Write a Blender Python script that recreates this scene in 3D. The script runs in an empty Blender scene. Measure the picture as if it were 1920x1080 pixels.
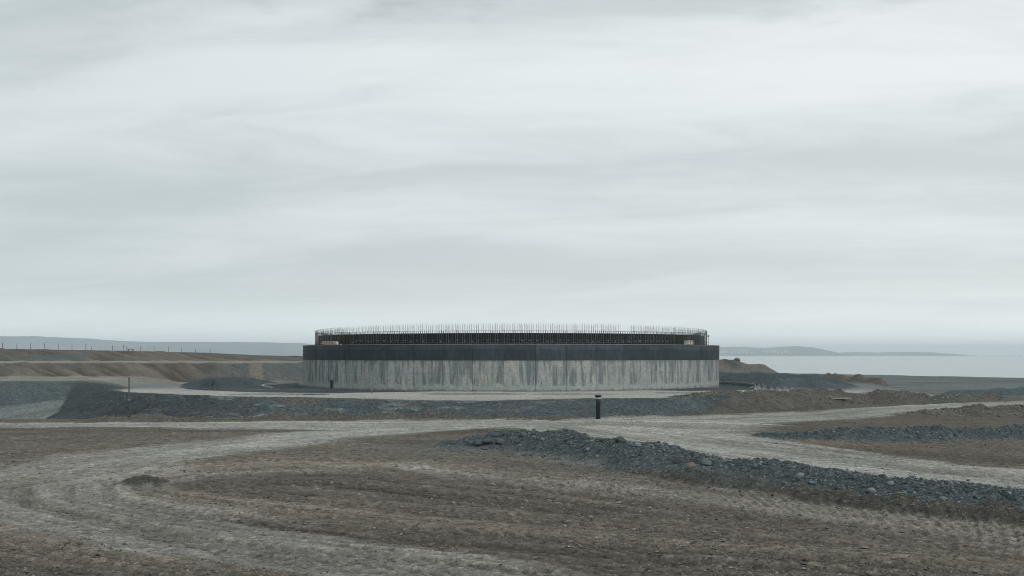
import bpy, bmesh, math, random
import numpy as np
from mathutils import Vector, Matrix

random.seed(7)
RNG = np.random.default_rng(11)
S = bpy.context.scene
COL = S.collection
R = math.radians

# ------------------------------------------------------------------ camera
EYE = 2.91                       # eye height above the construction pad (z = 0)
cam_d = bpy.data.cameras.new('camera')
cam = bpy.data.objects.new('camera', cam_d)
COL.objects.link(cam)
cam.location = (0, 0, EYE)
cam.rotation_euler = (R(90), 0, 0)
cam_d.sensor_width = 36
cam_d.lens = 37.5
cam_d.shift_y = 125 / 1920
cam_d.clip_start = 0.2
cam_d.clip_end = 40000
S.camera = cam

# ------------------------------------------------------------------ sky, sun, exposure
SEED1, SEED2 = 13.9, 20.6
SUN_AZ, SUN_EL = 146, 42         # degrees clockwise from +Y (view direction)
W = bpy.data.worlds.new('World')
S.world = W
W.use_nodes = True


class NT:
    """small helper for writing node trees"""
    def __init__(self, nt):
        self.nt = nt
        nt.nodes.clear()

    def n(self, t, **kw):
        nd = self.nt.nodes.new(t)
        for k, v in kw.items():
            setattr(nd, k, v)
        return nd

    def put(self, sock, v):
        if hasattr(v, 'is_output') or isinstance(v, bpy.types.NodeSocket):
            self.nt.links.new(v, sock)
        else:
            sock.default_value = v

    def math(self, op, a, b=None, c=None, clamp=False):
        nd = self.n('ShaderNodeMath', operation=op)
        nd.use_clamp = clamp
        self.put(nd.inputs[0], a)
        if b is not None:
            self.put(nd.inputs[1], b)
        if c is not None:
            self.put(nd.inputs[2], c)
        return nd.outputs[0]

    def vmath(self, op, a, b=None, scale=None):
        nd = self.n('ShaderNodeVectorMath', operation=op)
        self.put(nd.inputs[0], a)
        if b is not None:
            self.put(nd.inputs[1], b)
        if scale is not None:
            self.put(nd.inputs['Scale'], scale)
        return nd.outputs['Value'] if op in ('DOT_PRODUCT', 'LENGTH') else nd.outputs[0]

    def comb(self, x, y, z):
        nd = self.n('ShaderNodeCombineXYZ')
        for i, v in enumerate((x, y, z)):
            self.put(nd.inputs[i], v)
        return nd.outputs[0]

    def sep(self, v):
        nd = self.n('ShaderNodeSeparateXYZ')
        self.put(nd.inputs[0], v)
        return nd.outputs

    def noise(self, vec, scale, detail=4, rough=0.55, dist=0.0):
        nd = self.n('ShaderNodeTexNoise')
        self.put(nd.inputs['Vector'], vec)
        self.put(nd.inputs['Scale'], scale)
        self.put(nd.inputs['Detail'], detail)
        self.put(nd.inputs['Roughness'], rough)
        self.put(nd.inputs['Distortion'], dist)
        return nd.outputs['Fac']

    def ss(self, v, lo, hi, a=0.0, b=1.0):
        nd = self.n('ShaderNodeMapRange')
        nd.interpolation_type = 'SMOOTHSTEP'
        self.put(nd.inputs['Value'], v)
        self.put(nd.inputs['From Min'], lo)
        self.put(nd.inputs['From Max'], hi)
        self.put(nd.inputs['To Min'], a)
        self.put(nd.inputs['To Max'], b)
        return nd.outputs[0]

    def mix(self, f, a, b, mode='MIX'):
        nd = self.n('ShaderNodeMix', data_type='RGBA', blend_type=mode)
        self.put(nd.inputs[0], f)
        self.put(nd.inputs[6], a)
        self.put(nd.inputs[7], b)
        return nd.outputs[2]


def c4(r, g, b):
    return (r, g, b, 1.0)


def gray(t, v):
    return t.comb(v, v, v)


def build_world():
    t = NT(W.node_tree)
    co = t.n('ShaderNodeTexCoord').outputs['Generated']
    sky = t.n('ShaderNodeTexSky', sky_type='NISHITA')
    sky.sun_disc = False
    sky.sun_elevation = R(SUN_EL)
    sky.sun_rotation = R(SUN_AZ)
    x, y, z = t.sep(co)
    zp = t.math('MAXIMUM', z, 0.0)
    z1 = t.math('ADD', zp, 0.13)
    z2 = t.math('ADD', zp, 0.05)
    # high thin sheet: long soft streaks, the same all round
    ux, uy = t.math('DIVIDE', x, z1), t.math('DIVIDE', y, z1)
    skew = t.math('MULTIPLY_ADD', ux, 0.16, uy)
    p1 = t.comb(t.math('MULTIPLY', ux, 0.42), skew, SEED1)
    warp = t.noise(p1, 0.9, 3, 0.5)
    p1w = t.vmath('ADD', p1, t.vmath('SCALE', t.comb(1.0, 1.0, 0.0), scale=t.math('MULTIPLY', warp, 0.8)))
    hi = t.noise(p1w, 1.5, 7, 0.56, 0.25)
    wisp = t.noise(t.vmath('MULTIPLY', p1w, (2.0, 1.3, 1.0)), 3.8, 8, 0.62, 0.6)
    hi = t.math('ADD', hi, t.math('MULTIPLY', t.math('SUBTRACT', wisp, 0.5), 0.26))
    hi = t.ss(hi, 0.30, 0.70)
    hi = t.math('ADD', 0.5, t.math('MULTIPLY', t.math('SUBTRACT', hi, 0.5), t.ss(z, 0.0, 0.22, 0.30, 1.0)))
    cloud = t.mix(hi, c4(4.45, 4.82, 4.90), c4(6.15, 6.48, 6.54))
    cloud = t.mix(1.0, cloud, gray(t, t.ss(z, 0.0, 0.07, 1.54, 1.02)), 'MULTIPLY')
    # low ragged stratus, thickening overhead
    vx, vy = t.math('DIVIDE', x, z2), t.math('DIVIDE', y, z2)
    p2 = t.comb(t.math('MULTIPLY', vx, 0.75), t.math('MULTIPLY_ADD', vx, 0.25, vy), SEED2)
    lo = t.noise(p2, 1.05, 8, 0.58, 0.3)
    cov = t.math('ADD', lo, t.ss(z, 0.17, 0.40, -0.32, 0.05))
    lo = t.ss(cov, 0.455, 0.60)
    cloud = t.mix(t.math('MULTIPLY', lo, 0.85), cloud, c4(3.45, 3.80, 3.80))
    # thinner cover: brighter towards the veiled sun, bluer and duller away from it
    sd = (math.sin(R(50)) * math.cos(R(30)), math.cos(R(50)) * math.cos(R(30)), math.sin(R(30)))
    g = t.vmath('DOT_PRODUCT', co, sd)
    gl = t.ss(g, 0.25, 1.0)
    cloud = t.mix(gl, t.mix(1.0, cloud, c4(0.885, 0.910, 0.918), 'MULTIPLY'), t.mix(1.0, cloud, c4(1.10, 1.09, 1.075), 'MULTIPLY'))
    full = t.mix(0.06, cloud, sky.outputs[0])
    bg = t.n('ShaderNodeBackground')
    t.put(bg.inputs['Color'], full)
    bg.inputs['Strength'].default_value = 0.1
    out = t.n('ShaderNodeOutputWorld')
    t.nt.links.new(bg.outputs[0], out.inputs['Surface'])


build_world()
sun_d = bpy.data.lights.new('sun', 'SUN')
sun_d.energy = 1.35
sun_d.angle = R(16)
sun_d.color = (1.0, 0.965, 0.92)
sun = bpy.data.objects.new('sun', sun_d)
COL.objects.link(sun)
_dir = Vector((math.sin(R(SUN_AZ)) * math.cos(R(SUN_EL)), math.cos(R(SUN_AZ)) * math.cos(R(SUN_EL)), math.sin(R(SUN_EL))))
sun.rotation_euler = (-_dir).to_track_quat('-Z', 'Y').to_euler()
sun.location = (60, -30, 60)

S.view_settings.view_transform = 'Standard'
S.view_settings.look = 'None'
S.view_settings.exposure = 0.4
S.view_settings.gamma = 1.0
S.view_settings.use_curve_mapping = False
S.render.engine = 'CYCLES'
S.cycles.use_denoising = True
S.cycles.denoiser = 'OPENIMAGEDENOISE'
S.cycles.denoising_input_passes = 'RGB_ALBEDO_NORMAL'
S.cycles.denoising_prefilter = 'ACCURATE'
S.cycles.filter_width = 1.0
S.cycles.volume_bounces = 6
S.cycles.max_bounces = 8


# ------------------------------------------------------------------ helpers
def tag(o, label=None, cat=None, group=None, kind=None):
    if label:
        o['label'] = label
    if cat:
        o['category'] = cat
    if group:
        o['group'] = group
    if kind:
        o['kind'] = kind
    return o


def empty(name, loc=(0, 0, 0), rz=0):
    o = bpy.data.objects.new(name, None)
    o.empty_display_size = 0.2
    COL.objects.link(o)
    o.location = loc
    o.rotation_euler = (0, 0, rz)
    return o


def link(name, me, parent=None):
    o = bpy.data.objects.new(name, me)
    COL.objects.link(o)
    if parent:
        o.parent = parent
    return o


def pymesh(name, verts, faces, mat, parent=None, smooth=False):
    me = bpy.data.meshes.new(name)
    me.from_pydata([tuple(v) for v in verts], [], faces)
    me.update()
    if mat:
        me.materials.append(mat)
    if smooth:
        me.polygons.foreach_set('use_smooth', [True] * len(me.polygons))
    return link(name, me, parent)


def bm_obj(name, bm, mat, parent=None, smooth=False):
    bmesh.ops.recalc_face_normals(bm, faces=bm.faces)
    me = bpy.data.meshes.new(name)
    bm.to_mesh(me)
    bm.free()
    me.materials.append(mat)
    if smooth:
        me.polygons.foreach_set('use_smooth', [True] * len(me.polygons))
    return link(name, me, parent)


def bm_box(bm, c, s, rz=0.0, bev=0.0):
    r = bmesh.ops.create_cube(bm, size=1.0)
    m = Matrix.Translation(c) @ Matrix.Rotation(rz, 4, 'Z') @ Matrix.Diagonal((*s, 1))
    bmesh.ops.transform(bm, matrix=m, verts=r['verts'])
    if bev:
        es = list({e for v in r['verts'] for e in v.link_edges})
        bmesh.ops.bevel(bm, geom=es, offset=bev, segments=1, affect='EDGES')


def bm_lathe(bm, prof, c=(0, 0, 0), seg=16):
    rings = []
    for r, z in prof:
        rings.append([bm.verts.new((c[0] + r * math.cos(2 * math.pi * k / seg), c[1] + r * math.sin(2 * math.pi * k / seg), c[2] + z)) for k in range(seg)])
    for a, b in zip(rings, rings[1:]):
        for k in range(seg):
            bm.faces.new((a[k], a[(k + 1) % seg], b[(k + 1) % seg], b[k]))
    bm.faces.new(rings[0][::-1])
    bm.faces.new(rings[-1])


# ------------------------------------------------------------------ numpy noise
def _h(ix, iy, seed):
    v = (ix.astype(np.int64) * 374761393 + iy.astype(np.int64) * 668265263 + seed * 1442695041) & 0xFFFFFFFF
    v = ((v ^ (v >> 13)) * 1274126177) & 0xFFFFFFFF
    v = v ^ (v >> 16)
    return (v & 0xFFFF).astype(np.float64) / 32767.5 - 1.0


def vn(x, y, seed=0):
    ix, iy = np.floor(x), np.floor(y)
    fx, fy = x - ix, y - iy
    fx = fx * fx * (3 - 2 * fx)
    fy = fy * fy * (3 - 2 * fy)
    a, b = _h(ix, iy, seed), _h(ix + 1, iy, seed)
    c, d = _h(ix, iy + 1, seed), _h(ix + 1, iy + 1, seed)
    return (a + (b - a) * fx) * (1 - fy) + (c + (d - c) * fx) * fy


def fbm(x, y, seed=0, oct=4, gain=0.5):
    s, amp, tot = 0.0, 1.0, 0.0
    for k in range(oct):
        s = s + amp * vn(x * 2.03 ** k + 13.7 * k, y * 2.03 ** k - 7.1 * k, seed + k)
        tot += amp
        amp *= gain
    return s / tot


def sst(v, a, b):
    t = np.clip((v - a) / (b - a), 0, 1)
    return t * t * (3 - 2 * t)


def lerp(a, b, t):
    return a + (b - a) * t


def polyline(x, y, pts, reach=9.0):
    """distance, arc length, signed offset and interpolated extra columns along a polyline; far points keep dist = 1e3"""
    pts = np.array(pts, float)
    ne = pts.shape[1] - 2
    dist = np.full(x.shape, 1e3)
    s = np.zeros(x.shape)
    off = np.zeros(x.shape)
    ex = [np.zeros(x.shape) for _ in range(ne)]
    m = (x > pts[:, 0].min() - reach) & (x < pts[:, 0].max() + reach) & (y > pts[:, 1].min() - reach) & (y < pts[:, 1].max() + reach)
    idx = np.nonzero(m)[0]
    if len(idx) == 0:
        return dist, s, off, ex
    xx, yy = x[idx], y[idx]
    D = np.full(xx.shape, 1e3)
    SS = np.zeros(xx.shape)
    O = np.zeros(xx.shape)
    E = [np.zeros(xx.shape) for _ in range(ne)]
    acc = 0.0
    for p, q in zip(pts, pts[1:]):
        v = q[:2] - p[:2]
        L = math.hypot(*v)
        u = np.clip(((xx - p[0]) * v[0] + (yy - p[1]) * v[1]) / L ** 2, 0, 1)
        dx, dy = xx - p[0] - u * v[0], yy - p[1] - u * v[1]
        d = np.hypot(dx, dy)
        b = d < D
        D[b] = d[b]
        SS[b] = acc + u[b] * L
        O[b] = ((dx * -v[1] + dy * v[0]) / L)[b]
        for k in range(ne):
            E[k][b] = (p[2 + k] + u * (q[2 + k] - p[2 + k]))[b]
        acc += L
    dist[idx], s[idx], off[idx] = D, SS, O
    for k in range(ne):
        ex[k][idx] = E[k]
    return dist, s, off, ex


# ------------------------------------------------------------------ the terrain
CX, CY = -0.08, 104.5            # centre of the ring
ZL = -0.9                        # level of the haul roads and the dirt in front of the pad
CREST = np.array([(-31, 80, .5), (-27.9, 73, .5), (-23.1, 67.4, .45), (-18.4, 67.8, .3), (-14.9, 67.8, .2), (-11, 68.5, .1), (-6.8, 68.5, 0), (-1.4, 68, -.05),
                  (4.9, 69.8, .05), (9.4, 69.8, .05), (13.5, 73, .1), (19, 77.6, .0), (27, 85, -.2), (34, 92, -.4)])
TOE = np.array([(-31, 66), (-27.3, 63), (-23, 64), (-17.6, 63), (-10, 64.6), (-2, 64.6), (5.1, 63.2), (8, 64.6), (11.7, 68.2), (17.3, 73), (24, 79), (34, 87)])

# centre line x, y, half width
ROAD_A = [(-75, 55, 1.8, .8), (-40, 56.5, 1.6, .8), (-28, 57.5, 2.0, .9), (-17, 57.8, 2.8, 1), (-8, 58, 4.0, 1), (0, 59.5, 3.2, 1), (5, 59.5, 3.6, 1), (9, 58, 5.5, 1)]
ROAD_B = [(4.5, 57, 5.0, 1), (7, 50, 4.6, 1), (8.4, 45.4, 3.9, 1), (10.8, 39.8, 3.3, .95), (13.1, 35.4, 3.1, .95), (15.8, 31.8, 3.1, .95), (18.4, 28, 3, .9), (21.5, 22, 3, .9)]
ROAD_C = [(6, 60.5, 3.6, 1), (12, 63, 4.2, .9), (18, 66.5, 4.0, .85), (27, 75, 2.6, .85), (38, 84, 2.2, .8), (60, 92, 2.2, .8), (90, 96, 2.2, .7)]
ROAD_D = [(-4, 56, 2.0, 1), (-9.7, 49.5, 2.7, .95), (-12.4, 43.6, 2.9, .80), (-14.6, 38, 3.0, .66), (-14.6, 32.5, 3.2, .56), (-12.6, 28.4, 3.0, .56), (-9.4, 25.2, 2.5, .54), (-6.2, 22.4, 2.1, .5), (-3.1, 20.2, 1.7, .45), (-0.4, 18.5, 1.5, .5), (3, 16, 1.5, .4)]
ROAD_E = [(-13, 34.5, 2.8, .5), (-20, 31, 3.0, .5), (-30, 26, 3.2, .5)]
LANE_1 = [(-11, 31.5, .7), (-8, 34, .7), (-5.6, 35.6, .5), (-3, 37.5, .4)]
LANE_2 = [(-4, 35.8, .4), (0.6, 31.8, .8), (4.3, 29.2, 1.1), (7.6, 25.9, 1.3), (10, 22.8, 1.3), (11.5, 19.5, 1.3)]
BERM_1 = [(-2.4, 44.8, 1.3, .22), (-.6, 44.2, 2.2, .64), (1.0, 43.8, 2.4, .72), (3.0, 40.8, 2.4, .70), (4.6, 37.2, 2.3, .66), (6.1, 34.5, 2.1, .5), (8.7, 31.1, 2.4, .42), (11.2, 28.7, 2.6, .36), (13.5, 26.2, 2.8, .33), (15.8, 22.8, 2.8, .33)]
BERM_2 = [(11.4, 49.4, .6, .12), (13.6, 48.2, 1.1, .30), (16, 47.8, 1.5, .46), (17.6, 47.9, 1.3, .40), (19, 48.0, 1.6, .54), (21.4, 48.6, 1.3, .42), (23.5, 49.2, 1.6, .5), (27, 50.5, 1.8, .55)]
FLOW = [(26, 12), (19, 15.5), (13, 19.2), (8.5, 24.6), (4.3, 29.2), (.6, 32.4), (-4, 35.6), (-8, 36.2), (-11.2, 34.2), (-12.4, 31), (-11, 28), (-7.5, 25), (-3, 22.4), (3, 19.6), (10, 16.2), (18, 12)]
TRACKS = [(.9, 2, 40, .9), (-1.6, 4, 34, .7), (2.6, 20, 80, .9), (-.6, 30, 84, .8), (5.0, 30, 84, .6), (-3.6, 40, 88, .7), (-5.6, 2, 30, .6), (3.2, 4, 26, .5)]
SOIL_1 = [(3.6, 34.4, .5, .05), (5.4, 32.0, .65, .16), (7.7, 28.7, .75, .24), (9.6, 26.1, .8, .28), (11.6, 23.5, .8, .3), (13.6, 20.8, .8, .3)]
TOE_1 = [(-24, 61.5, .8, .1), (-21.5, 61.8, 1.0, .3), (-17, 61.8, .9, .22), (-11, 63, 1.0, .34), (-5, 63, 1.0, .3), (-1, 63.2, .9, .3), (2.4, 62.6, .7, .06)]
RIDGE_1 = [(11, 72, .7, .08), (14.5, 75, 1.0, .24), (20, 79.5, 1.1, .26), (26, 85, 1.3, .25)]
RIDGE_2 = [(20, 75, 1.4, .15), (26, 81, 1.9, .28), (31.5, 86, 2.6, .62), (36, 88, 2.2, .38), (42, 93, 1.8, .4)]
RIDGE_3 = [(25, 66, 1.5, .2), (29.5, 69, 2.2, .36), (36, 70, 2.2, .36)]
RIDGE_4 = [(13.5, 70.3, 1.2, .18), (17, 74, 1.3, .26), (23, 80, 1.3, .3)]
GREY_3 = [(31, 63.5, 1.2, .3), (36, 64, 2.0, .7), (44, 65, 2.2, .8)]
GREY_4 = [(42, 101, 2, .4), (50, 98, 4, 1.0), (60, 99, 5, 1.4)]
RIDGE_5 = [(31, 128, 1.6, .5), (33, 122, 1.8, .6), (35, 113, 1.8, .7), (36.5, 106, 1.6, .6)]


def dome(d, w):
    t = np.clip(1 - (d / np.maximum(w, .01)) ** 2, 0, 1)
    return t * np.sqrt(t + 1e-9)


SOIL_D = np.array([.078, .069, .056])
SOIL_L = np.array([.180, .162, .134])
ROADC = np.array([.310, .313, .290])
GRAV = np.array([.056, .075, .082])
GRAVL = np.array([.105, .131, .137])
PADC = np.array([.40, .395, .370])
PITC = np.array([.185, .212, .208])
SHORE = np.array([.122, .142, .143])
OCHRE = np.array([.136, .122, .102])

(Z_GROUND, Z_ROAD, Z_PAD, Z_EMB, Z_B1, Z_B2, Z_SOIL, Z_BANKL, Z_BANKR, Z_SPOIL, Z_R2, Z_SMALL, Z_RAMP, Z_BENCH, Z_TOE, Z_PITWALL, Z_G3, Z_R1, Z_DITCH, Z_SLOPE, Z_R3) = range(21)


def terrain(x, y):
    x = np.asarray(x, float).ravel()
    y = np.asarray(y, float).ravel()
    zone = np.zeros(x.shape, np.int32)
    big = fbm(x * .11, y * .11, 3, 3)
    mid = fbm(x * .45, y * .45, 9, 4)
    fin = fbm(x * 2.1, y * 2.1, 21, 4, .6)
    edge = .55 * fbm(x * .7, y * .7, 31, 4)
    mic = fbm(x * 6.5, y * 6.5, 41, 2, .6)

    # ---- base levels
    zb = np.interp(y, [0, 60, 85, 100, 170, 215], [ZL - .0, ZL, ZL, -.95, -1.0, -.6])
    zlow = np.where(x > 8, zb, ZL) + .09 * big
    # left pit
    rampz = np.clip(-1.6 + (y - 66.8) * .075, -1.6, .15)
    wall_d = ((y - 76.4) * .6 - (x + 36.7) * .8)            # beyond the ramp's far edge
    pitz = rampz + np.clip(wall_d, 0, 40) * .15
    pitz = np.minimum(pitz, .6 + .05 * mid)
    pm = sst(y, 61.5, 68) * sst(-x, 22, 27.5)
    base = lerp(zlow, pitz, pm)
    # pad with its front bank and its left shoulder
    yc = np.interp(x, CREST[:, 0], CREST[:, 1])
    zc = np.interp(x, CREST[:, 0], CREST[:, 2])
    yt = np.interp(x, TOE[:, 0], TOE[:, 1])
    xl = np.interp(y, [55, 73, 82, 90, 97, 105, 115], [-24, -27.9, -31, -33, -36, -44, -70])
    xr = np.interp(y, [60, 77, 85, 95, 125, 160], [20, 24, 29, 34, 37, 40])
    ff = np.clip((y + edge * .8 - yt) / (yc - yt), 0, 1)
    ff = ff ** 1.15
    fl = np.clip((x - (xl - 3.4) + edge * .25) / 3.4, 0, 1)
    fr = sst(xr + 5 - x, 0, 5)
    pf = np.minimum(np.minimum(ff, fl), fr)
    padz = zc * np.exp(-np.maximum(y - yc, 0) / 4.5)
    z = lerp(base, padz, pf)
    # benches of the left hillside
    bf = sst(-x, 2, 14)
    b1 = sst(-x, 34, 41)
    z = np.where((y > 90), lerp(z, .6, b1 * sst(y, 90, 97)), z)
    z = lerp(z, 2.0, sst(y + edge, 113, 121) * bf)
    zcrest = np.interp(x, [-110, -79, -67, -54, -44, -33, -10], [4.2, 3.76, 3.55, 3.25, 2.78, 2.55, 2.3])
    z = lerp(z, zcrest, sst(y + edge, 151, 165) * bf)
    ys = np.interp(x, [-120, -30, 0, 33, 62, 88, 150], [182, 188, 195, 212, 200, 172, 150])
    z = lerp(z, -9.0, sst(y, ys, ys + 60))
    z = np.where(y > ys + 60, -9.0, z)

    # ---- bumps
    def ridge(pts, lump=.35, power=1.0, freq=1.0):
        d, s, o, (w, h) = polyline(x, y, pts, 8)
        w2 = w * (1 + .35 * vn(s * .55 * freq, s * 0 + 3.1, 77)) + edge * .35
        prof = dome(d, w2)
        hh = h * (1 + lump * fbm(x * .9 * freq, y * .9 * freq, 55, 3)) * prof
        return hh, prof, d, s, o

    r1, p1, d1, s1, o1 = ridge(BERM_1, .32)
    r2, p2, d2, s2, o2 = ridge(BERM_2, .4)
    so, ps, _, _, _ = ridge(SOIL_1, .8, freq=1.6)
    to, pt, _, _, _ = ridge(TOE_1, .9, freq=1.2)
    k1, pk1, _, _, _ = ridge(RIDGE_1, 1.0, freq=1.2)
    k2, pk2, _, _, _ = ridge(RIDGE_2, .9)
    k3, pk3, _, _, _ = ridge(RIDGE_3, .8)
    k4, pk4, _, _, _ = ridge(RIDGE_4, .9)
    k5, pk5, _, _, _ = ridge(RIDGE_5, .8)
    g3, pg3, _, _, _ = ridge(GREY_3, .5)
    g4, pg4, _, _, _ = ridge(GREY_4, .3)
    sm = dome(np.hypot((x + 10.95) / .85, (y - 31.6) / .9), 1.0 + .2 * mid)
    smz = .15 * sm
    # ring bank of dark gravel
    rr = np.hypot(x - CX, y - CY)
    ph = np.degrees(np.arctan2(x - CX, -(y - CY)))           # 0 = towards the camera, + = right
    aph = np.abs(ph)
    inb = np.where(ph < 0, sst(aph, 60, 96), sst(aph, 40, 60))
    pbk = dome(np.abs(rr - 28.4), (4.6 + edge) * inb) * (inb > .02)
    pbk = pbk * np.where(x < 0, 1 - sst(y, 107.5, 112), 1)
    bkz = np.where(x < 0, .74, .92) * pbk * (1 + .3 * mid)
    # spoil heap behind the ring, right
    hx = np.interp(x, [24, 28, 32, 35.5, 36.6, 38, 40, 41, 42], [0, 1.7, 2.0, 2.05, 1.7, 1.35, 1.35, .75, 0])
    psp = dome(np.abs(y - 171), 7 + edge) * (hx > 0)
    spz = hx * np.sqrt(psp) * (1 + .22 * fbm(x * .8, y * .8, 91, 3))
    z = z + r1 + r2 + so + to + k1 + k2 + k3 + k4 + k5 + g3 + g4 + smz + bkz + spz

    # ditch round the ring
    dm = sst(rr, 19.0, 19.6) * sst(-rr, -23.75, -23.3) * sst(aph, 57, 62)
    z = z - .32 * dm
    # shallow hollows that hold puddles
    pud = np.zeros(x.shape)
    for (qx, qy, ax, ay) in ((14.2, 82.4, 4.6, 3.0), (18.6, 84.0, 3.2, 2.6), (-17.6, 78.0, 4.0, 2.4), (-24, 90, 3.6, 2.2), (-3.0, 79.8, 4.2, 1.8), (4.8, 79.4, 3.6, 1.8)):
        pud = np.maximum(pud, np.clip(1.2 - np.hypot((x - qx) / ax, (y - qy) / ay) + .35 * mid, 0, 1))
    z = np.where(pud > 0, z - .10 * pud, z)

    # ---- roads
    col = lerp(SOIL_D, SOIL_L, np.clip(.52 + .18 * mid + .24 * fin + .30 * big + .40 * mic, 0, 1)[:, None])
    roadm = np.zeros(x.shape)
    streak = np.zeros(x.shape)
    for i, rd in enumerate((ROAD_A, ROAD_B, ROAD_C, ROAD_D, ROAD_E)):
        d, s, o, (w, it) = polyline(x, y, rd, 12)
        st = fbm(o * 1.5 + 20 * i, s * .06, 61 + i, 4, .65) + .35 * fbm(o * 5.5 + 3 * i, s * .16, 71 + i, 2, .6)
        m = sst(w * 1.22 + edge * 1.1 + 1.2 * st + .2 * fin - d, 0, w * .55 + .2) * it
        streak = np.where(m > roadm, st, streak)
        roadm = np.maximum(roadm, m)
    lane = np.zeros(x.shape)
    tread = np.zeros(x.shape)
    for i, rd in enumerate((LANE_1, LANE_2)):
        d, s, o, (w,) = polyline(x, y, rd, 5)
        m = sst(w * 1.25 + edge * .6 - d, 0, w * .6)
        lane = np.maximum(lane, m * (.22, .34)[i] * (1 + .6 * fbm(o * 4, s * .2, 75, 3)))
        if i == 1:
            tread = sst(w * 1.5 - d + edge * .5 + .4 * fin, 0, .6) * np.clip(.65 + 1.1 * mid + .5 * big, 0, 1) * sst(s, 3, 9) * sst(np.sin((s + .9 * o + .12 * mid) * 2 * np.pi / .31), -.5, .6) * sst(-d, -2.6, -.4)
    roadm2 = np.maximum(roadm, lane)
    nob = 1 - np.clip((p1 + p2 + ps + pt + pk1 + pk2 + pk3) * 3, 0, 1)
    roadm2 = roadm2 * nob
    rc = ROADC * (1 + .40 * streak + .12 * fin + .10 * mid + .08 * mic)[:, None]
    col = lerp(col, rc, (roadm2 * np.clip(.80 + .3 * streak + .25 * mid, 0, 1))[:, None])
    # machines turn on the dirt: long curved scrapes nested round one loop, and a few single tyre tracks
    d, fs, fo, _ = polyline(x, y, FLOW, 16)
    fenv = sst(-d, -15, -9) * (y < 56)
    wv_ = fo + .35 * fbm(x * .12, y * .12, 97, 2)
    wheel = fenv * (1.5 * fbm(wv_ * .9, fs * .035, 101, 3, .6) + 1.3 * fbm(wv_ * 3.6 + 7, fs * .07, 111, 3, .65))
    tyre = np.zeros(x.shape)
    lug = np.zeros(x.shape)
    for i, (off, s0, s1, gw) in enumerate(TRACKS):
        for side in (-.95, .95):
            q = np.abs(fo - off - side - .25 * big - .22 * np.sin(fs * .13 + i))
            e = sst(.34 - q, 0, .12) * sst(fs, s0, s0 + 3) * sst(-fs, -s1, -s1 + 3) * gw * (d < 14)
            e = e * np.clip(.7 + .9 * mid, 0, 1)
            tyre = np.maximum(tyre, e)
            lug = np.maximum(lug, e * sst(np.sin((fs + 1.4 * q) * 2 * np.pi / .46), -.1, .6))
    wheel = wheel * (1 - .55 * roadm2)
    col = col * (1 + .42 * np.clip(wheel, -1.1, 1.3))[:, None]
    col = col * (1 - .34 * tyre + .46 * lug)[:, None]
    # moist dark patches of soil
    damp = sst(fbm(fo * .35 + 4, fs * .045 + 9, 131, 4), .0, .38) * (1 - roadm2)
    col = col * (1 - .26 * damp)[:, None]
    col = lerp(col, SOIL_L * 1.25, (tread * .62)[:, None])

    zone[roadm2 > .34] = Z_ROAD
    # ---- colour and zone of the other pieces
    front = (y > yt - .3) & (y < yc + 1.0) & (pf > .04) & (x > -34) & (x < 22)
    emb_c = lerp(GRAV * .95, GRAVL * .9, np.clip(.35 + .5 * fbm(x * .35 + y * .1, y * .9, 141, 4) + .25 * fin, 0, 1)[:, None])
    emb_c = emb_c * lerp(.72, 1.0, sst(x, -22, -14))[:, None]
    sc = sst(x, -24, -14) * sst(-x, -7, 2)
    pale = sst(fbm(x * .55 + 2, y * 1.6, 151, 4, .6), .18, .5) * sc
    emb_c = lerp(emb_c, PITC * 1.15, (pale * .7)[:, None])
    bro = sst(fbm(x * .3 + 8, y * .7, 161, 3), .12, .42) * sc * sst(y, yt + 1.5, yc)
    emb_c = lerp(emb_c, OCHRE * .8, (bro * .8)[:, None])
    em = np.minimum(sst(ff, .02, .12), sst(fl, .0, .1)) * (1 - sst(y, yc - .2 + edge, yc + 1.2 + edge)) * sst(-x, -20.5, -16)
    em = np.maximum(em, sst(fl, .0, .1) * (1 - sst(x, xl - .3 + edge, xl + 1.5 + edge)) * sst(y, 62, 65) * (y < 100))
    padm = sst(pf, .9, 1.0) * (1 - em) * (y > yc - .5) * (y < 150) * (1 - sst(rr, 60, 70))
    padc = lerp(PADC * .72, PADC, np.clip(.5 + .6 * mid + .3 * fin, 0, 1)[:, None])
    padc = lerp(padc, OCHRE, (sst(mid + .5 * fin, .05, .5) * (1 - sst(y, yc + .5, yc + 4)) * .8)[:, None])
    nearring = sst(rr, 21, 34)
    padc = lerp(padc, SHORE, (nearring * sst(aph, 55, 75) * .8)[:, None])
    col = lerp(col, padc, padm[:, None])
    zone[padm > .5] = Z_PAD
    col = lerp(col, emb_c, em[:, None])
    zone[em > .5] = Z_EMB
    # pit ramp and pit wall
    rm = sst(pm, .1, .5) * (1 - sst(fl, .0, .06)) * (y < 98) * (x < -22)
    wl = sst(wall_d + edge, .0, .6)
    rampc = lerp(PITC * .62, PITC * 1.08, np.clip(.5 + 1.1 * fbm((x - .2 * y) * 1.1, (y + x) * .12, 171, 4), 0, 1)[:, None])
    wallc = lerp(GRAV * 1.1, GRAVL * 1.0, np.clip(.45 + .7 * fbm((x + y * .6) * .55, y * .35, 181, 5, .62), 0, 1)[:, None])
    wallc = lerp(wallc, OCHRE * .8, (sst(fbm(x * .25, y * .35, 191, 3), .15, .5) * .55)[:, None])
    pc = lerp(rampc, wallc, wl[:, None])
    col = lerp(col, pc, np.clip(rm * 1.6, 0, 1)[:, None])
    zone[(rm > .4) & (wl <= .5)] = Z_RAMP
    zone[(rm > .4) & (wl > .5)] = Z_PITWALL
    # hillside benches
    hb = sst(y + edge, 93, 96) * np.where(y < 108, b1, np.maximum(bf, 0)) * (x < -2)
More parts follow.
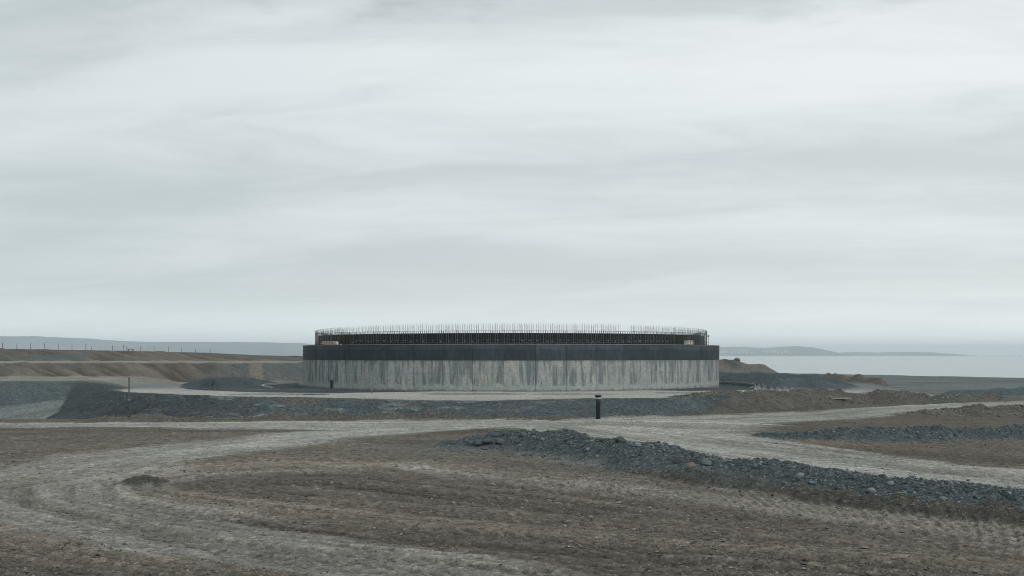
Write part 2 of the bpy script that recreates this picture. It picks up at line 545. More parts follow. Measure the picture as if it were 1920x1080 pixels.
    hb = np.where((y > 90) & (y < 108), b1 * sst(y, 91, 95), hb)
    rill = fbm((x + .9 * y) * .75, y * .10 - .03 * x, 201, 5, .66)
    slo = np.maximum(sst(y + edge, 112.4, 114) * (1 - sst(y + edge, 120, 121.4)), sst(y + edge, 150.5, 152.5) * (1 - sst(y + edge, 166, 168)))
    hc = lerp(OCHRE * .5, OCHRE * 1.15, np.clip(.5 + 1.0 * rill + .3 * mid, 0, 1)[:, None])
    gh = np.maximum(sst(fbm(x * .09, y * .12, 211, 3), .12, .38), sst(x, -36, -30) * .85)
    hc = lerp(hc, GRAVL * .85, (gh * .75)[:, None])
    flatc = lerp(SOIL_L * 1.05, ROADC * .85, np.clip(.5 + mid, 0, 1)[:, None])
    hcol = lerp(flatc, hc, slo[:, None])
    hcol = lerp(hcol, GRAV * .9, (sst(y, 164, 166))[:, None] * .8)
    # a pale chute graded down the slope
    ch = sst(.9 - np.abs(x + 29.2 - (121 - y) * .28), 0, .4) * sst(y, 112, 114) * (1 - sst(y, 120, 122))
    hcol = lerp(hcol, SOIL_L * 1.0, (ch * (.75 + .4 * rill))[:, None])
    col = lerp(col, hcol, np.clip(hb, 0, 1)[:, None])
    z = z + rill * .38 * slo * np.clip(hb, 0, 1)
    zone[(hb > .5) & (slo <= .5)] = Z_BENCH
    zone[(hb > .5) & (slo > .5)] = Z_SLOPE
    # right-hand shore flats
    sh = sst(x, 30, 40) * sst(y, 92, 100) + sst(y, 128, 150) * sst(x, -4, 6)
    sh = np.clip(sh, 0, 1) * (1 - sst(-x, 0, 8))
    shc = lerp(SHORE * .6, SHORE * 1.25, np.clip(.5 + .9 * fbm(x * .10, y * .4, 221, 5, .65) + .25 * fin, 0, 1)[:, None])
    shc = lerp(shc, OCHRE, (sst(fbm(x * .1 + 3, y * .2, 231, 3), .2, .5) * .4)[:, None])
    col = lerp(col, shc, sh[:, None])
    # curved earth track behind the right bank
    d, s, o, (w,) = polyline(x, y, [(24, 150, 3), (31, 140, 2.6), (36, 128, 2.2), (38.5, 115, 2), (39, 104, 1.8), (37, 96, 1.5)], 6)
    tm = sst(w * 1.2 - d + edge, 0, .8)
    col = lerp(col, ROADC * .86, (tm * .85)[:, None])

    def paint(prof, c, zid, thr=.18, k=4.0):
        nonlocal col
        m = np.clip(prof * k, 0, 1)
        col = lerp(col, c, m[:, None])
        zone[prof > thr] = zid

    gdark = lerp(GRAV * .8, GRAV * 1.35, np.clip(.5 + .6 * mid + .3 * fin, 0, 1)[:, None])
    gmix = lerp(GRAV, GRAVL * .8, np.clip(.4 + .5 * mid + .4 * fin, 0, 1)[:, None])
    bsoil = lerp(SOIL_D * .75, OCHRE * .8, np.clip(.45 + .6 * mid + .3 * fin, 0, 1)[:, None])
    bsoil = lerp(bsoil, GRAVL * .85, .22)
    # dark gravel apron between ditch and pad
    zr = np.interp(ph, [-180, -95, -60, -40, -30, -24, -17, 33, 37, 48, 56, 95, 180], [30, 31.5, 31, 29.8, 28.2, 24.5, 20.5, 20.5, 24, 25.5, 30.5, 32, 30])
    am = sst(zr + edge * .5 - rr, 0, .35) * (rr > 19) * np.where(x < -10, 1 - sst(y + edge, 111.5, 113), 1)
    col = lerp(col, gdark, am[:, None])
    zone[(am > .5) & (rr > 19.5) & (rr < 23.8)] = Z_DITCH
    lft, rgt = np.where(ph < 0, pbk, 0), np.where(ph >= 0, pbk, 0)
    zone[(am > .5) & (rr >= 23.8) & (ph < 0)] = Z_BANKL
    paint(lft, gdark, Z_BANKL)
    paint(rgt, gdark, Z_BANKR)
    spc = lerp(OCHRE * .7, OCHRE * 1.15, np.clip(.5 + .7 * rill + .3 * fin, 0, 1)[:, None])
    spc = lerp(spc, GRAV * .9, (sst(-np.abs(x - 34.6 + (y - 166) * .2) + edge, -1.6, .2) * .85)[:, None])
    paint(np.where(hx > .05, psp, 0), spc, Z_SPOIL, .1)
    paint(k5 / .7, bsoil * 1.15, Z_GROUND, 9)
    paint(pk1, bsoil, Z_R1)
    paint(pk4, bsoil * 1.1, Z_R2, 9)
    paint(pk2, bsoil * 1.05, Z_R2)
    paint(pk3, bsoil * 1.1, Z_R3)
    paint(pg4, gmix * 1.1, Z_GROUND, 9)
    paint(pg3, gmix, Z_G3)
    paint(pt, bsoil * 1.05, Z_TOE)
    paint(ps, bsoil * .8, Z_SOIL)
    spread = np.clip(np.exp(-np.maximum(d1 - 1.6, 0) / .8) * (.6 + .7 * mid) * sst(s1, 8, 14) * (o1 < 0) * .0 + np.exp(-np.maximum(d1 - 2.0, 0) / .9) * (.6 + .8 * mid) * sst(s1, 8, 15), 0, 1)
    spread = np.where(ps > .05, 0, spread)
    col = lerp(col, lerp(GRAV * 1.5, GRAVL, .5), (spread * .85)[:, None])
    paint(p1, gmix, Z_B1, .12, 3.2)
    paint(p2, gmix, Z_B2, .12, 6)
    paint(sm, lerp(gmix, SOIL_D, .6), Z_SMALL, .15)

    # ---- relief
    rough = 1 - .72 * roadm2 - .0
    rough = rough * (1 - .8 * padm)
    rough = np.where(y > 100, rough * .8, rough)
    clod = np.maximum(fbm(x * 3.2, y * 3.2, 401, 3, .6), 0)
    z = z + rough * (.050 * mid + .026 * fin + .024 * mic + .02 * clod) + roadm2 * (.055 * streak + .014 * fin + .008 * mic)
    z = z + (.050 * np.clip(wheel, -1, 1) - .05 * tyre + .05 * lug + .045 * tread) * (1 - padm) * np.where(y < 60, 1, 0)
    gr = np.clip(p1 + p2 + pg3 + .8 * sm, 0, 1)
    z = z + gr * (.05 * fin + .03 * mic)
    z = z + np.clip(ps + pt + pk1 + pk2 + pk3, 0, 1) * (.07 * fin + .03 * mic)
    z = z + em * (.05 * fbm((x + y * .8) * .9, y * .2, 241, 4, .6) + .02 * fin)
    grav = np.clip(gr + em * .6 + am * .7 + rm * .4 + pbk * .5, 0, 1)
    return z, col, zone, grav


# ------------------------------------------------------------------ materials
def new_mat(name):
    m = bpy.data.materials.new(name)
    m.use_nodes = True
    return m, NT(m.node_tree)


def finish(t, color, rough=.85, bump=None, bdist=.02, bstr=1.0, spec=.3, metallic=0.0):
    b = t.n('ShaderNodeBsdfPrincipled')
    t.put(b.inputs['Base Color'], color)
    t.put(b.inputs['Roughness'], rough)
    b.inputs['Specular IOR Level'].default_value = spec
    t.put(b.inputs['Metallic'], metallic)
    if bump is not None:
        bn = t.n('ShaderNodeBump')
        bn.inputs['Distance'].default_value = bdist
        bn.inputs['Strength'].default_value = bstr
        t.put(bn.inputs['Height'], bump)
        t.nt.links.new(bn.outputs[0], b.inputs['Normal'])
    o = t.n('ShaderNodeOutputMaterial')
    t.nt.links.new(b.outputs[0], o.inputs['Surface'])


def mat_ground():
    m, t = new_mat('earth')
    co = t.n('ShaderNodeTexCoord').outputs['Object']
    a = t.n('ShaderNodeAttribute', attribute_name='col').outputs['Color']
    g = t.n('ShaderNodeAttribute', attribute_name='grav').outputs['Fac']
    n1 = t.noise(co, 2.6, 9, .72)
    n2 = t.noise(co, 23, 4, .7)
    wv = t.vmath('ADD', co, t.vmath('SCALE', t.comb(n1, n2, 0.0), scale=.22))

    def vor(scale):
        v = t.n('ShaderNodeTexVoronoi', feature='F1')
        t.put(v.inputs['Vector'], wv)
        v.inputs['Scale'].default_value = scale
        return t.sep(v.outputs['Color'])[0], v.outputs['Distance']
    ca, da = vor(7.5)
    cb, db = vor(17)
    f = t.math('ADD', t.ss(n1, .32, .68, .90, 1.10), t.ss(n2, .3, .7, -.28, .28))
    # crumbs: a few pale, a few dark, each with its own edge
    fl = t.math('ADD', t.ss(ca, .80, .98, 0, .42), t.ss(ca, .22, .02, 0, -.34))
    fl = t.math('ADD', fl, t.math('ADD', t.ss(cb, .82, .98, 0, .38), t.ss(cb, .22, .02, 0, -.30)))
    f = t.math('ADD', f, t.math('MULTIPLY', fl, t.math('MULTIPLY_ADD', g, .7, 1.0)))
    f = t.math('MAXIMUM', f, .20)
    c = t.mix(1.0, a, gray(t, f), 'MULTIPLY')
    h = t.math('ADD', t.math('MULTIPLY', n1, .32), t.math('MULTIPLY', n2, .25))
    h = t.math('ADD', h, t.math('MULTIPLY', t.math('SUBTRACT', 1.0, da), t.math('MULTIPLY_ADD', g, .5, .28)))
    h = t.math('ADD', h, t.math('MULTIPLY', t.math('SUBTRACT', 1.0, db), t.math('MULTIPLY_ADD', g, .3, .10)))
    finish(t, c, .95, h, .085, 1.0, .15)
    return m


def mat_plain(name, rgb, rough=.8, var=.25, scale=8, bump=.01, spec=.3, metallic=0.0, warm=None):
    m, t = new_mat(name)
    co = t.n('ShaderNodeTexCoord').outputs['Object']
    n = t.noise(co, scale, 5, .65)
    c = t.mix(1.0, c4(*rgb), gray(t, t.ss(n, .25, .75, 1 - var, 1 + var)), 'MULTIPLY')
    if warm:
        c = t.mix(t.ss(t.noise(co, scale * .6, 4), .5, .7), c, c4(*warm))
    finish(t, c, rough, n, bump, .7, spec, metallic)
    return m


def mat_stone(name, rgb, var=.5, single=False):
    m, t = new_mat(name)
    co = t.n('ShaderNodeTexCoord').outputs['Object']
    rnd = t.n('ShaderNodeObjectInfo').outputs['Random']
    v = t.n('ShaderNodeAttribute', attribute_name='tone').outputs['Fac']
    n = t.noise(co, 5, 5, .7)
    f = t.math('ADD', t.ss(n, .2, .8, .75, 1.25), t.math('MULTIPLY', t.math('SUBTRACT', rnd if single else v, .5 if single else .30), var))
    c = t.mix(1.0, c4(*rgb), gray(t, f), 'MULTIPLY')
    finish(t, c, .85, n, .03, .8, .3)
    return m


def mat_concrete():
    m, t = new_mat('stained_concrete')
    co = t.n('ShaderNodeTexCoord').outputs['Object']
    rnd = t.n('ShaderNodeObjectInfo').outputs['Random']
    x, y, z = t.sep(co)
    u = t.math('MULTIPLY', t.math('ARCTAN2', x, t.math('MULTIPLY', y, -1.0)), 20.0)
    seed = t.math('MULTIPLY', rnd, 9.0)
    v1 = t.comb(t.math('MULTIPLY', u, 1.0), t.math('MULTIPLY', z, .10), t.math('MULTIPLY', seed, .12))
    v2 = t.comb(t.math('MULTIPLY', u, 1.0), t.math('MULTIPLY', z, .45), 3.3)
    v3 = t.comb(u, z, 7.7)
    st = t.noise(v1, 2.5, 5, .6, .08)
    st2 = t.noise(v1, 3.4, 3, .6, .1)
    blot = t.noise(v2, .9, 5, .6, .5)
    fine = t.noise(v3, 4.5, 6, .65)
    low = t.noise(t.comb(t.math('MULTIPLY', u, .16), 0.0, 1.1), 1.0, 2, .5)
    # wet run-off streaks: they end a little above the foot, each at its own height
    foot = t.noise(t.comb(t.math('MULTIPLY', u, 1.3), 0.0, 4.2), 1.0, 2)
    endz = t.math('MULTIPLY_ADD', foot, .9, -.08)
    fm = t.ss(t.math('SUBTRACT', z, endz), 0.0, .22)
    left_flank = t.ss(u, -3.0, -13.0)          # mask of the left side; thins the streaks slightly there
    wet = t.math('ADD', t.ss(t.math('ADD', st, t.math('MULTIPLY', t.math('SUBTRACT', blot, .5), .42)), t.math('MULTIPLY_ADD', left_flank, .015, .44), t.math('MULTIPLY_ADD', left_flank, .0, .63)), t.ss(st2, .52, .66, 0, .55))
    wet = t.math('MULTIPLY', t.math('MINIMUM', wet, 1.0), fm)
    seep = t.math('MULTIPLY', t.ss(t.math('ADD', z, t.math('MULTIPLY', t.math('SUBTRACT', st, .5), 2.6)), 1.95, 2.62), .9)
    wet = t.math('MAXIMUM', t.math('MULTIPLY', wet, t.ss(low, .3, .6, .75, 1.0)), seep)
    dry = t.mix(t.ss(fine, .35, .65), c4(.245, .280, .276), c4(.322, .346, .334))
    warm = t.math('MULTIPLY', t.ss(t.noise(v2, 1.4, 5, .65, .4), .53, .66), .62)
    dry = t.mix(warm, dry, c4(.420, .385, .338))
    c = t.mix(t.math('MULTIPLY', wet, .95), dry, c4(.118, .146, .150))
    c = t.mix(1.0, c, gray(t, t.math('MULTIPLY_ADD', rnd, .16, .92)), 'MULTIPLY')
    # short pale vertical scratches and dark tie holes
    sc = t.noise(t.comb(t.math('MULTIPLY', u, 6.0), t.math('MULTIPLY', z, .5), 9.1), 1.0, 3, .6)
    c = t.mix(t.ss(sc, .66, .74, 0, .4), c, c4(.42, .43, .41))
    # pour line at mid height, form-tie holes, soil splashed along the foot
    pl = t.math('ABSOLUTE', t.math('SUBTRACT', z, t.math('MULTIPLY_ADD', t.noise(t.comb(t.math('MULTIPLY', u, .4), 0.0, 6.0), 1.0, 2), .04, 1.38)))
    c = t.mix(t.ss(pl, .035, .0, 0, .34), c, c4(.10, .115, .115))
    hu = t.math('SUBTRACT', t.math('FRACT', t.math('DIVIDE', u, .628)), .5)
    hz_ = t.math('SUBTRACT', t.math('FRACT', t.math('DIVIDE', t.math('SUBTRACT', z, .32), 1.06)), .5)
    hd = t.vmath('LENGTH', t.comb(t.math('MULTIPLY', hu, .628), t.math('MULTIPLY', hz_, 1.06), 0.0))
    c = t.mix(t.ss(hd, .045, .03, 0, .75), c, c4(.05, .055, .055))
    sp = t.math('ADD', z, t.math('MULTIPLY', t.math('SUBTRACT', t.noise(v3, 2.2, 5, .7), .5), .7))
    c = t.mix(t.ss(sp, .20, -.05, 0, .75), c, c4(.105, .098, .085))
    finish(t, c, .88, fine, .015, .7, .25)
    return m


def mat_band():
    m, t = new_mat('dark_coated_concrete')
    co = t.n('ShaderNodeTexCoord').outputs['Object']
    rnd = t.n('ShaderNodeObjectInfo').outputs['Random']
    x, y, z = t.sep(co)
    u = t.math('MULTIPLY', t.math('ARCTAN2', x, t.math('MULTIPLY', y, -1.0)), 20.0)
    n = t.noise(t.comb(u, t.math('MULTIPLY', z, 1.4), 0.0), .9, 5, .6)
    n2 = t.noise(t.comb(t.math('MULTIPLY', u, 2.0), t.math('MULTIPLY', z, .4), 2.0), 2.0, 4, .6)
    dark = c4(.025, .040, .050)
    lite = c4(.052, .072, .078)
    edge = t.math('ADD', z, t.math('MULTIPLY', t.math('SUBTRACT', n, .5), .35))
    f = t.ss(edge, 3.24, 3.46, .1, .78)
    f = t.math('ADD', f, t.math('ADD', t.ss(n2, .40, .72, -.16, .42), t.ss(n, .35, .7, -.2, .25)), clamp=True)
    c = t.mix(f, dark, lite)
    chalk = t.noise(t.comb(t.math('MULTIPLY', u, 3.0), t.math('MULTIPLY', z, .6), 5.0), 1.3, 5, .65)
    c = t.mix(t.ss(chalk, .58, .75, 0, .45), c, c4(.105, .125, .128))
    c = t.mix(1.0, c, gray(t, t.math('MULTIPLY_ADD', rnd, .34, .83)), 'MULTIPLY')
    finish(t, c, .7, n2, .01, .6, .3)
    return m


def mat_water(name, rgb, rough, scale, dist, stretch=1.0):
    m, t = new_mat(name)
    co = t.n('ShaderNodeTexCoord').outputs['Object']
    x, y, z = t.sep(co)
    v = t.comb(t.math('MULTIPLY', x, stretch), y, z)
    n = t.noise(v, scale, 5, .6)
    finish(t, c4(*rgb), rough, n, dist, 1.0, .5)
    return m


M_EARTH = mat_ground()
M_CONC = mat_concrete()
M_BAND = mat_band()
M_CORE = mat_plain('dark_joint', (.045, .055, .058), .9, .3, 3)
M_COPE = mat_plain('pale_coping', (.16, .18, .18), .8, .25, 5)
M_FORM = mat_plain('black_formwork', (.011, .015, .016), .75, .4, 2.5, .01, .2)
M_BAR = mat_plain('weathered_steel_bar', (.165, .185, .19), .6, .35, 3, 0, .4, .0)
M_BARR = mat_plain('rusty_steel_bar', (.115, .115, .112), .85, .35, 4, 0, .2, .2)
M_KERB = mat_plain('pale_kerb', (.26, .275, .265), .9, .3, 3)
M_WOOD = mat_plain('raw_timber', (.42, .35, .27), .85, .35, 6)
M_CRATE = mat_plain('pale_box', (.50, .47, .42), .8, .2, 6)
M_MARK = mat_plain('dark_slot', (.05, .045, .04), .8)
M_BLACK = mat_plain('black_pipe', (.012, .015, .016), .55, .3, 5, .005, .4)
M_WHITE = mat_plain('white_band', (.62, .64, .63), .6, .15, 9)
M_POSTG = mat_plain('galvanised_post', (.10, .12, .125), .6, .35, 7, .005, .4, .2)
M_RUST = mat_plain('rusty_post', (.07, .06, .052), .9, .4, 9)
M_FENCE = mat_plain('dry_wood_post', (.165, .145, .120), .9, .35, 7)
M_FENCED = mat_plain('dark_post', (.045, .048, .045), .9, .3, 7)
M_STONE = mat_stone('grey_stone', (.115, .137, .143), 1.1, True)
M_STONEB = mat_stone('brown_stone', (.165, .142, .118), .6, True)
M_BLOCK = mat_stone('dark_block', (.062, .080, .086), .5, True)
M_PEB = mat_stone('dark_rubble', (.098, .121, .128), 2.6)
M_CLOD = mat_stone('soil_clod', (.142, .132, .112), 2.0)
M_HILL = mat_plain('far_hill', (.155, .185, .190), .95, .3, .004, 0)
M_HOUSE = mat_plain('white_house', (.42, .43, .43), .8, .1, .05, 0)
M_ROOF = mat_plain('house_roof', (.40, .30, .25), .9, .2, .05, 0)
M_SEA = mat_water('sea_water', (.12, .19, .215), .16, .35, .35, .5)
M_PUD = mat_water('puddle_water', (.10, .10, .09), .04, 6, .002)


# ------------------------------------------------------------------ ground sheets (split into the pieces it is made of)
def build_ground():
    th = np.concatenate([-np.linspace(180, 62, 24), -np.linspace(60, 31, 50), np.linspace(-30, 30, 861), np.linspace(31, 60, 50), np.linspace(62, 180, 24)])
    rr = np.concatenate([[.3, 2, 5, 8, 10, 12, 13.5], np.geomspace(15, 215, 640), np.geomspace(222, 420, 22), [600, 1000, 2000, 4000, 8000, 14500]])
    nt, nr = len(th), len(rr)
    T, Q = np.meshgrid(np.radians(th), rr)
    x, y = (Q * np.sin(T)).ravel(), (Q * np.cos(T)).ravel()
    z, col, zone, grav = terrain(x, y)
    co = np.stack([x, y, z], 1)
    i = np.arange(nr - 1)[:, None] * nt + np.arange(nt - 1)[None]
    faces = np.stack([i, i + 1, i + nt + 1, i + nt], -1).reshape(-1, 4)
    fz = zone[faces]
    # a face takes the zone that two of its opposite corners share, else the first corner's
    fzone = np.where(fz[:, 1] == fz[:, 2], fz[:, 1], fz[:, 0])
    info = {
        Z_GROUND: ('ground', None), Z_ROAD: ('haul_road', None), Z_PAD: ('construction_pad', None), Z_RAMP: ('pit_ramp', None),
        Z_BENCH: ('bench_path', None), Z_SLOPE: ('hillside_terrain', None), Z_PITWALL: ('pit_terrain', None), Z_DITCH: ('ditch', None),
        Z_EMB: ('gravel_embankment', ('long grey gravel embankment with pale scrapes, below the ring behind the haul road', 'embankment')),
        Z_B1: ('gravel_core', 'B1'), Z_B2: ('gravel_core', 'B2'),
        Z_SOIL: ('soil_ridge', ('dark brown soil ridge along the near foot of the long rubble berm', 'soil ridge')),
        Z_BANKL: ('gravel_bank', ('dark gravel bank curving round the left side of the ring', 'gravel bank')),
        Z_BANKR: ('gravel_bank', ('dark gravel bank curving round the right side of the ring', 'gravel bank')),
        Z_SPOIL: ('spoil_heap', ('tall ochre spoil heap by the sea, right behind the ring', 'spoil heap')),
        Z_R2: ('soil_heap', ('lumpy brown soil heap right of the ring, before the grey shore flats', 'soil heap')),
        Z_R1: ('soil_heap', ('low dark brown soil heap at the pad edge beside the white puddle', 'soil heap')),
        Z_R3: ('soil_heap', ('rounded brown soil heap at the right edge, beyond the rubble berms', 'soil heap')),
        Z_TOE: ('soil_ridge', ('low brown soil ridge along the toe of the grey embankment', 'soil ridge')),
        Z_SMALL: ('gravel_heap', ('small grey gravel heap alone on the curving dirt road', 'gravel heap')),
        Z_G3: ('gravel_heap', ('grey gravel heap at the right edge above the second rubble berm', 'gravel heap')),
    }
    objs = {}
    for zid, (name, lab) in info.items():
        f = faces[fzone == zid]
        if len(f) == 0:
            continue
        used, inv = np.unique(f, return_inverse=True)
        f = inv.reshape(-1, 4)
        me = bpy.data.meshes.new(name)
        me.vertices.add(len(used))
        me.vertices.foreach_set('co', co[used].astype(np.float32).ravel())
        me.loops.add(len(f) * 4)
        me.loops.foreach_set('vertex_index', f[:, ::-1].astype(np.int32).ravel())
        me.polygons.add(len(f))
        me.polygons.foreach_set('loop_start', np.arange(0, len(f) * 4, 4, dtype=np.int32))
        me.polygons.foreach_set('loop_total', np.full(len(f), 4, np.int32))
        me.polygons.foreach_set('use_smooth', np.ones(len(f), bool))
        a = me.attributes.new('col', 'FLOAT_COLOR', 'POINT')
        a.data.foreach_set('color', np.concatenate([np.clip(col[used], .01, .9), np.ones((len(used), 1))], 1).astype(np.float32).ravel())
        a = me.attributes.new('grav', 'FLOAT', 'POINT')
        a.data.foreach_set('value', grav[used].astype(np.float32))
        me.update(calc_edges=True)
        me.materials.append(M_EARTH)
        o = link(name, me)
        if lab is None:
            tag(o, kind='structure')
        elif isinstance(lab, tuple):
            tag(o, lab[0], lab[1])
        objs[zid] = o
    return objs


G = build_ground()


def gz(x, y):
    return float(terrain([x], [y])[0][0])


# sea
def build_sea():
    v, f = [], []
    ths = np.radians(np.linspace(-75, 75, 61))
    rs = [150, 220, 400, 900, 2500, 6000, 14800]
    for r in rs:
        for a in ths:
            v.append((r * math.sin(a), r * math.cos(a), -4.0))
    n = len(ths)
    for i in range(len(rs) - 1):
        for j in range(n - 1):
            f.append((i * n + j, (i + 1) * n + j, (i + 1) * n + j + 1, i * n + j + 1))
    o = pymesh('sea', v, f, M_SEA)
    tag(o, kind='structure')


build_sea()


# far headland and islands
def hill(name, x0, x1, y, prof, depth, seed):
    """a real mound: profile heights along x, falling off to front and back"""
    nx, ny = 120, 15
    v, f = [], []
    px = [p[0] for p in prof]
    pz = [p[1] for p in prof]
    for j in range(ny):
        w = j / (ny - 1) * 2 - 1
        for i in range(nx):
            xx = x0 + (x1 - x0) * i / (nx - 1)
            h = float(np.interp(xx, px, pz))
            n = float(fbm(np.array([xx / 260]), np.array([w * 2.5]), seed, 4)[0])
            n2 = float(fbm(np.array([xx / 60]), np.array([w * 6]), seed + 5, 3)[0])
            z = -6 + (h + 6) * max(0, 1 - abs(w) ** 1.7) * (1 + .25 * n * (abs(w) > .05)) + 1.8 * n2 * (1 - abs(w))
            v.append((xx, y + w * depth, z))
    for j in range(ny - 1):
        for i in range(nx - 1):
            f.append((j * nx + i, j * nx + i + 1, (j + 1) * nx + i + 1, (j + 1) * nx + i))
    o = pymesh(name, v, f, M_HILL, smooth=True)
    tag(o, kind='structure')


def at(px, d):
    return (px - 960) * d / 2000


def hz(py, d):
    return EYE + (665 - py) * d / 2000


DL, DI = 5200, 6400
hill('headland_hills', at(-900, DL), at(760, DL), DL, [(at(p, DL), hz(q, DL)) for p, q in
     ((-900, 640), (-500, 628), (-200, 629), (0, 630.5), (60, 631), (110, 632.5), (165, 634.5), (200, 637.5), (250, 640), (300, 641.5), (420, 641), (560, 643), (640, 650), (740, 664))], 700, 5)
hill('island_hills', at(1150, DI), at(1575, DI), DI, [(at(p, DI), hz(q, DI)) for p, q in
     ((1150, 664), (1220, 655), (1350, 651), (1400, 650.5), (1435, 653), (1460, 650.5), (1490, 648.5), (1515, 651), (1540, 656.5), (1560, 661), (1575, 665))], 420, 15)
hill('islet_hills', at(1535, DI + 500), at(1815, DI + 500), DI + 500, [(at(p, DI + 500), hz(q, DI + 500)) for p, q in
     ((1535, 664.5), (1580, 661), (1610, 660), (1640, 661), (1690, 660), (1740, 661), (1775, 663), (1800, 665), (1815, 667))], 300, 25)


ORD = ['first', 'second', 'third', 'fourth', 'fifth', 'sixth', 'seventh', 'eighth', 'ninth', 'tenth', 'eleventh', 'twelfth', 'thirteenth', 'fourteenth', 'fifteenth', 'sixteenth', 'seventeenth', 'eighteenth', 'nineteenth', 'twentieth']


def far_house(i, px, py, wpx, hpx):
    d = DI - 330
    root = empty('far_house', (at(px, d), d, hz(py + hpx, d)))
    s = d / 2000
    w, h = wpx * s, hpx * s
    bm = bmesh.new()
    bm_box(bm, (0, 0, h / 2 - 4), (w, 14, h + 8))
    bm_obj('wall', bm, M_HOUSE, root)
    bm = bmesh.new()
    vs = [bm.verts.new(p) for p in ((-w / 2 - 1, -8, h), (w / 2 + 1, -8, h), (w / 2 + 1, 8, h), (-w / 2 - 1, 8, h), (-w / 2 - 1, 0, h + 3), (w / 2 + 1, 0, h + 3))]
    for q in ((0, 1, 5, 4), (2, 3, 4, 5), (0, 4, 3), (1, 2, 5), (3, 2, 1, 0)):
        bm.faces.new([vs[k] for k in q])
    bm_obj('roof', bm, M_ROOF, root)
    tag(root, 'tiny pale house of the hazy island town, %s from the left' % ORD[i], 'house', 'houses of the far town')


for i, (px, py, w, h) in enumerate(((1352, 657.5, 5, 3), (1358, 657.8, 5, 2.4), (1364, 657, 3, 2.6), (1371, 658.6, 4, 2), (1377, 656.5, 2.4, 3.4), (1386, 658.4, 6, 2), (1393, 658.2, 6, 2),
                                    (1400, 658.6, 5, 2), (1408, 661, 4, 1.6), (1414, 661, 4, 1.6), (1430, 656, 3, 2), (1437, 657.5, 4, 2.2), (1445, 656.8, 5, 2), (1452, 657.2, 6, 2), (1459, 658.5, 4, 2.4),
                                    (1466, 660, 4, 2), (1473, 657.5, 6, 1.8), (1481, 659.5, 4, 2), (1490, 660.5, 4, 1.6))):
    far_house(i, px, py, w, h)


# puddles
def puddle(cx, cy, ax, ay, z):
    n = 30
    v = [(cx, cy, z)]
    for k in range(n):
        a = 2 * math.pi * k / n
        w = 1.25 + .12 * math.sin(3 * a + cx) + .08 * math.sin(5 * a + cy)
        v.append((cx + ax * w * math.cos(a), cy + ay * w * math.sin(a), z))
    o = pymesh('puddle', v, [(0, k + 1, (k + 1) % n + 1) for k in range(n)], M_PUD)
    tag(o, kind='structure')


for (qx, qy, ax, ay) in ((14.2, 82.4, 4.6, 3.0), (18.6, 84.0, 3.2, 2.6), (-17.6, 78.0, 4.0, 2.4), (-24, 90, 3.6, 2.2), (-3.0, 79.8, 4.2, 1.8), (4.8, 79.4, 3.6, 1.8)):
    xs = qx + np.linspace(-ax, ax, 21)
    zz = terrain(np.tile(xs, 5), np.repeat(qy + np.linspace(-ay, ay, 5), 21))[0]
    puddle(qx, qy, ax, ay, float(np.percentile(zz, 50)))


# ------------------------------------------------------------------ the concrete ring
RO, RI = 20.0, 19.35
NP = 50
OFF = R(5.6)
Z_A, Z_B, Z_C = -.55, 2.46, 3.77


def arc_block(a0, a1, r0, r1, z0, z1, n, bev=.0):
    """curved block between two angles; 0 = towards the camera, positive = right; local to the ring centre"""
    bm = bmesh.new()
    sect = [(r0, z0), (r1, z0), (r1, z1), (r0, z1)]
    if bev:
        sect = [(r0, z0), (r1 - bev, z0), (r1, z0 + bev), (r1, z1 - bev), (r1 - bev, z1), (r0, z1)]
    rings = []
    for k in range(n + 1):
        a = a0 + (a1 - a0) * k / n
        shr = bev if (bev and k in (0, n)) else 0
        rings.append([bm.verts.new(((r - (shr if r > r0 + .01 else 0)) * math.sin(a), -(r - (shr if r > r0 + .01 else 0)) * math.cos(a), z)) for r, z in sect])
    m = len(sect)
    for a, b in zip(rings, rings[1:]):
        for k in range(m):
            bm.faces.new((a[k], a[(k + 1) % m], b[(k + 1) % m], b[k]))
    bm.faces.new(rings[0])
    bm.faces.new(rings[-1][::-1])
    return bm


def ring_mesh(r0, r1, z0, z1, seg=180, a0=0.0, a1=2 * math.pi):
    bm = bmesh.new()
    closed = abs(a1 - a0 - 2 * math.pi) < 1e-6
    rings = []
    for k in range(seg + (0 if closed else 1)):
        a = a0 + (a1 - a0) * k / seg
        rings.append([bm.verts.new((r * math.sin(a), -r * math.cos(a), z)) for r, z in ((r0, z0), (r1, z0), (r1, z1), (r0, z1))])
    L = len(rings)
    for k in range(L if closed else L - 1):
        a, b = rings[k], rings[(k + 1) % L]
        for q in range(4):
            bm.faces.new((a[q], a[(q + 1) % 4], b[(q + 1) % 4], b[q]))
    if not closed:
        bm.faces.new(rings[0])
        bm.faces.new(rings[-1][::-1])
    return bm


ring = empty('concrete_ring', (CX, CY, 0))
tag(ring, 'huge round ring wall of stained concrete panels below a dark upper band', 'ring wall')
bm_obj('wall_core', ring_mesh(RI, RO - .05, Z_A, Z_C - .02), M_CORE, ring)
gap = .011 / RO
for k in range(NP):
    a0 = OFF + 2 * math.pi * k / NP + gap
    a1 = OFF + 2 * math.pi * (k + 1) / NP - gap
    jit = random.uniform(-.012, .012)
    bm_obj('concrete_panel', arc_block(a0, a1, RO - .06, RO + jit, Z_A + .002, Z_B - .004, 6, .012), M_CONC, ring)
    bm_obj('band_panel', arc_block(a0, a1, RO - .06, RO + .025 + jit * .6, Z_B + .004, Z_C - .07, 6, .012), M_BAND, ring)
bm_obj('coping', ring_mesh(RI - .03, RO + .05, Z_C - .066, Z_C, 200), M_COPE, ring)
bm_obj('light_stop_slab', ring_mesh(18.2, RI - .04, 2.9, 3.1, 120), M_CORE, ring)  # unseen slab added to stop light leaking between the two rings


def on_ring(phi, r, z):
    return Vector((r * math.sin(phi), -r * math.cos(phi), z))


